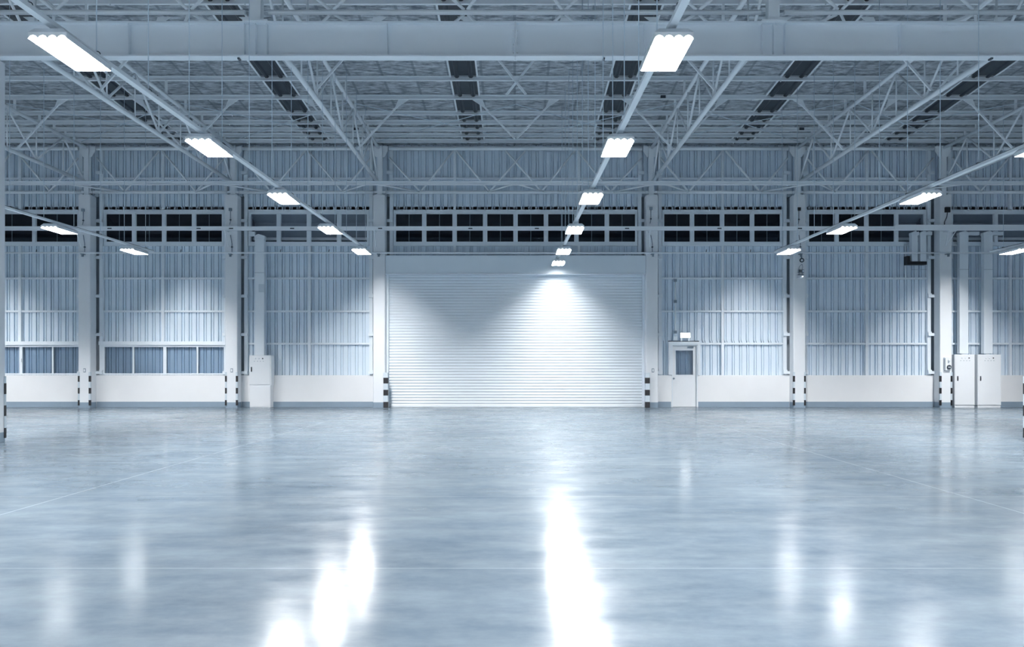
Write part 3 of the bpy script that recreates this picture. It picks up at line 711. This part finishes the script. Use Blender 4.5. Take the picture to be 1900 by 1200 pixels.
MB().box(x-.12, x+.12, CF-.09, CF-.002, z-.225, z+.225).build('mounting_case', 'cabinet', s, bevel=.01)
MB().box(x-.12, x-.095, CF-.098, CF-.09, z-.21, z+.2).build('side_cover', 'grey', s)
MB().lathe([(0, -.0), (.075, -.0), (.078, -.03), (.066, -.045), (.045, -.035), (0, -.032)], (x+.03, CF-.09, z-.11), 'y', 20).build('alarm_bell', 'darkmetal', s)
MB().box(x-.02, x+.08, CF-.126, CF-.12, z-.12, z-.105).build('bell_badge', 'frame', s)
MB().lathe([(0, 0), (.04, 0), (.042, -.02), (.03, -.045), (0, -.055)], (x+.03, CF-.09, z+.12), 'y', 16).build('beacon_lamp', 'frame', s)
MB().box(x-.005, x+.035, CF-.1, CF-.09, z+.03, z+.06).build('call_button', 'grey', s)

# lit sign over the door and its conduit
x, z = PX(1271.5, 28.36), PZ(622, 28.36)
s = thing('emergency_sign', 'brightly lit white sign box standing on the white door frame', 'sign', (x, 28.36, z))
MB().box(x-.18, x+.18, 28.34, 28.40, z-.095, z+.095).build('sign_case', 'house', s, bevel=.02)
MB().box(x-.17, x+.17, 28.332, 28.339, z-.085, z+.085).build('lit_face', 'sign', s, label='glowing white face', bevel=.01)
for dx in (-.13, .13): MB().box(x+dx-.03, x+dx+.03, 28.37, 28.40, PZ(633, YL)+.005, z-.095).build('sign_foot', 'frame', s)
x = PX(1253, 28.46)
s = thing('sign_conduit', 'slim vertical conduit with two small boxes beside the lit sign', 'conduit', (x, 28.46, PZ(632, 28.46)))
MB().tube((x, 28.465, PZ(632, 28.46)), (x, 28.465, PZ(519, 28.46)), .022, 8).build('conduit', 'steel', s)
for py in (520, 559, 616): MB().box(x-.05, x+.05, 28.42, 28.488, PZ(py, 28.46)-.05, PZ(py, 28.46)+.05).build('conduit_box', 'grey', s, bevel=.006)
MB().box(x-.07, x+.07, 28.41, 28.488, PZ(631, 28.46), PZ(624, 28.46)).build('conduit_base', 'frame', s)

# ------------------------------------------------------------------ electrical cabinets and their risers
def lampset(x, z, y, c):
    for dx, mt in ((-.12, 'frame'), (0, 'frame'), (.13, 'darkmetal')):
        MB().lathe([(0, 0), (.022, 0), (.022, -.012), (.014, -.02), (0, -.022)], (x+dx, y, z), 'y', 12).build('indicator_lamp', mt, c)
    for dx in (-.16, -.05, .05, .15): MB().box(x+dx-.016, x+dx+.016, y-.004, y, z-.10, z-.085).build('name_tag', 'grey', c)
def handle(x, z, y, c):
    h = MB().box(x-.022, x+.022, y-.014, y, z-.085, z+.085).build('door_handle', 'darkmetal', c, bevel=.006)
    MB().box(x-.012, x+.012, y-.03, y-.014, z-.06, z+.04).build('lever', 'black', h)
x0, x1 = PX(461.5, CF), PX(502.5, CF); y0 = CF + .03
c = thing('electrical_cabinet', 'two-tier pale electrical cabinet under a single cable riser', 'cabinet', ((x0+x1)/2, 28.2, 0))
zm, zt = PZ(714, CF), PZ(659, CF)
MB().box(x0+.02, x1-.03, y0+.02, YL-.02, 0, zm-.012).build('lower_case', 'cabinet', c, bevel=.006)
MB().box(x0+.045, x1-.055, y0+.008, y0+.02, .03, zm-.04).build('lower_cover', 'cabinet', c)
MB().box(x0, x1, y0+.02, YL-.02, zm-.012, zt).build('upper_case', 'cabinet', c, bevel=.006)
dr = MB().box(x0+.015, x1-.03, y0, y0+.02, zm+.01, zt-.02).build('cabinet_door', 'cabinet', c, bevel=.004)
handle(x0+.085, PZ(685, CF), y0, dr); lampset(PX(480, CF), PZ(665, CF), y0, dr)
for j, (pa, pb, wd) in enumerate(((1772.5, 1810, 'left'), (1815.5, 1859, 'right'))):
    x0, x1 = PX(pa, CF), PX(pb, CF); zt = PZ(657.5, CF+.02)
    c = thing('electrical_cabinet', 'tall pale electrical cabinet, the %s of the twin pair' % wd, 'cabinet', ((x0+x1)/2, 28.2, 0), 'twin tall cabinets')
    MB().box(x0+.01, x1-.01, y0+.03, 28.325, 0, .07).build('plinth', 'cabinet', c)
    MB().box(x0, x1, y0+.02, 28.325, .075, zt).build('case', 'cabinet', c, bevel=.006)
    dr = MB().box(x0+.015, x1-.015, y0, y0+.02, .095, zt-.015).build('cabinet_door', 'cabinet', c, bevel=.004)
    handle(x0+(.1 if j == 0 else .09), PZ(702, CF), y0, dr); lampset(PX((1792, 1837)[j], CF), PZ(664, CF), y0, dr)
    xc = PX((1792, 1838)[j], CF)
    MB().box(xc-.06, xc+.06, y0+.15, y0+.19, zt, zt+.03).build('lifting_lug', 'cabinet', c)
# risers: box ducts that climb from a cabinet and turn sideways into the tray
def riser(xc, w, z0, z1, side, txt, group='cable risers', L_=.4, ya=28.12, yb=28.30):
    r = thing('cable_riser', txt, 'cable riser', (xc, ya, z0), group)
    MB().box(xc-w, xc+w, ya, yb, z0, z1).build('riser_duct', 'frame', r, bevel=.004)
    MB().prism([(xc-w*1.1, z1), (xc+w*1.1, z1), (xc+w*1.1, z1+.1), (xc+w*.3, z1+.17), (xc-w*1.1, z1+.1)] if side > 0 else [(xc-w*1.1, z1), (xc+w*1.1, z1), (xc+w*1.1, z1+.1), (xc-w*.3, z1+.17), (xc-w*1.1, z1+.1)], 'y', ya-.005, yb+.005).build('duct_elbow', 'frame', r)
    xa, xb = (xc+w*1.1, xc+w+L_) if side > 0 else (xc-w-L_, xc-w*1.1)
    MB().box(xa, xb, ya+.02, yb-.02, z1+.02, z1+.14).build('duct_branch', 'frame', r, bevel=.004)
    if z0 > 3: MB().box(xc-w, xc+w, yb+.002, yb+.11, z0+.1, z0+.16).build('mounting_bracket', 'frame', r)
    MB().box(xc-w-.004, xc+w+.004, ya-.006, ya, z1-1.2, z1-1.19).build('duct_joint', 'grey', r)
    return r
r = riser(PX(482.8, 28.2), .165, PZ(659, CF)+.004, PZ(443, 28.15), -1, 'pale box cable riser above the two-tier cabinet', L_=.0)
MB().box(PX(463, 28.2), PX(474, 28.2), 28.14, 28.28, PZ(438, 28.2), PZ(430, 28.2)).build('duct_branch', 'frame', r)
MB().box(PX(480, 28.12), PX(490, 28.12), 28.112, 28.119, PZ(542, 28.12), PZ(527, 28.12)).build('paper_tag', 'band', r, label='pale faded patch')
ZR1 = PZ(437, 28.15)
riser(PX(1788, 28.15), .155, PZ(657.5, CF)+.035, ZR1, 1, 'pale box cable riser above the left twin cabinet')
riser(PX(1833, 28.15), .155, PZ(657.5, CF)+.035, ZR1, 1, 'pale box cable riser above the right twin cabinet')
zb_ = PZ(485, 28.15)
riser(PX(1696.5, 28.15), .105, zb_, ZR1, 1, 'short hanging cable duct left of the alarm column, the outer one', 'short hanging ducts', .06)
riser(PX(1712.5, 28.15), .105, zb_, ZR1, 1, 'short hanging cable duct left of the alarm column, the inner one', 'short hanging ducts', .22)
xa, xb = PX(1682, 28.15), PX(1718.5, 28.15)
solo(MB().box(xa, xb, 28.1, 28.34, PZ(491, 28.15), zb_-.004).box(xa, xa+.105, 28.1, 28.34, zb_-.004, PZ(475, 28.15)), 'duct_bracket', 'black', 'black L-shaped bracket under the two short hanging ducts', 'bracket')
xs = PX(1682.5, 28.3)
solo(MB().tube((xs, 28.39, PZ(516, 28.36)), (xs, 28.39, PZ(452, 28.36)), .03, 8), 'duct_stay', 'frame', 'slim pale upright beside the black duct bracket', 'bracket')

# ------------------------------------------------------------------ world, camera, render look
w = bpy.data.worlds.new('night'); SC.world = w; w.use_nodes = True
w.node_tree.nodes['Background'].inputs[0].default_value = (.02, .03, .05, 1); w.node_tree.nodes['Background'].inputs[1].default_value = .15
cam = bpy.data.cameras.new('camera'); co = bpy.data.objects.new('camera', cam); COL.objects.link(co)
co.location = (0, 0, CZ); co.rotation_euler = (PI/2, 0, 0)
cam.sensor_width = 36; cam.lens = 36 * F / 1900; cam.shift_x = -(CX - 950) / 1900; cam.shift_y = (HY - 600) / 1900
cam.clip_end = 200; SC.camera = co
vs_ = SC.view_settings; vs_.view_transform = 'Standard'; vs_.look = 'None'; vs_.gamma = 1; vs_.use_curve_mapping = False; vs_.exposure = 1.52
cy = SC.cycles
cy.max_bounces = 10; cy.diffuse_bounces = 7; cy.glossy_bounces = 4; cy.transparent_max_bounces = 12
cy.caustics_reflective = False; cy.caustics_refractive = False; cy.sample_clamp_indirect = 8; cy.blur_glossy = .5
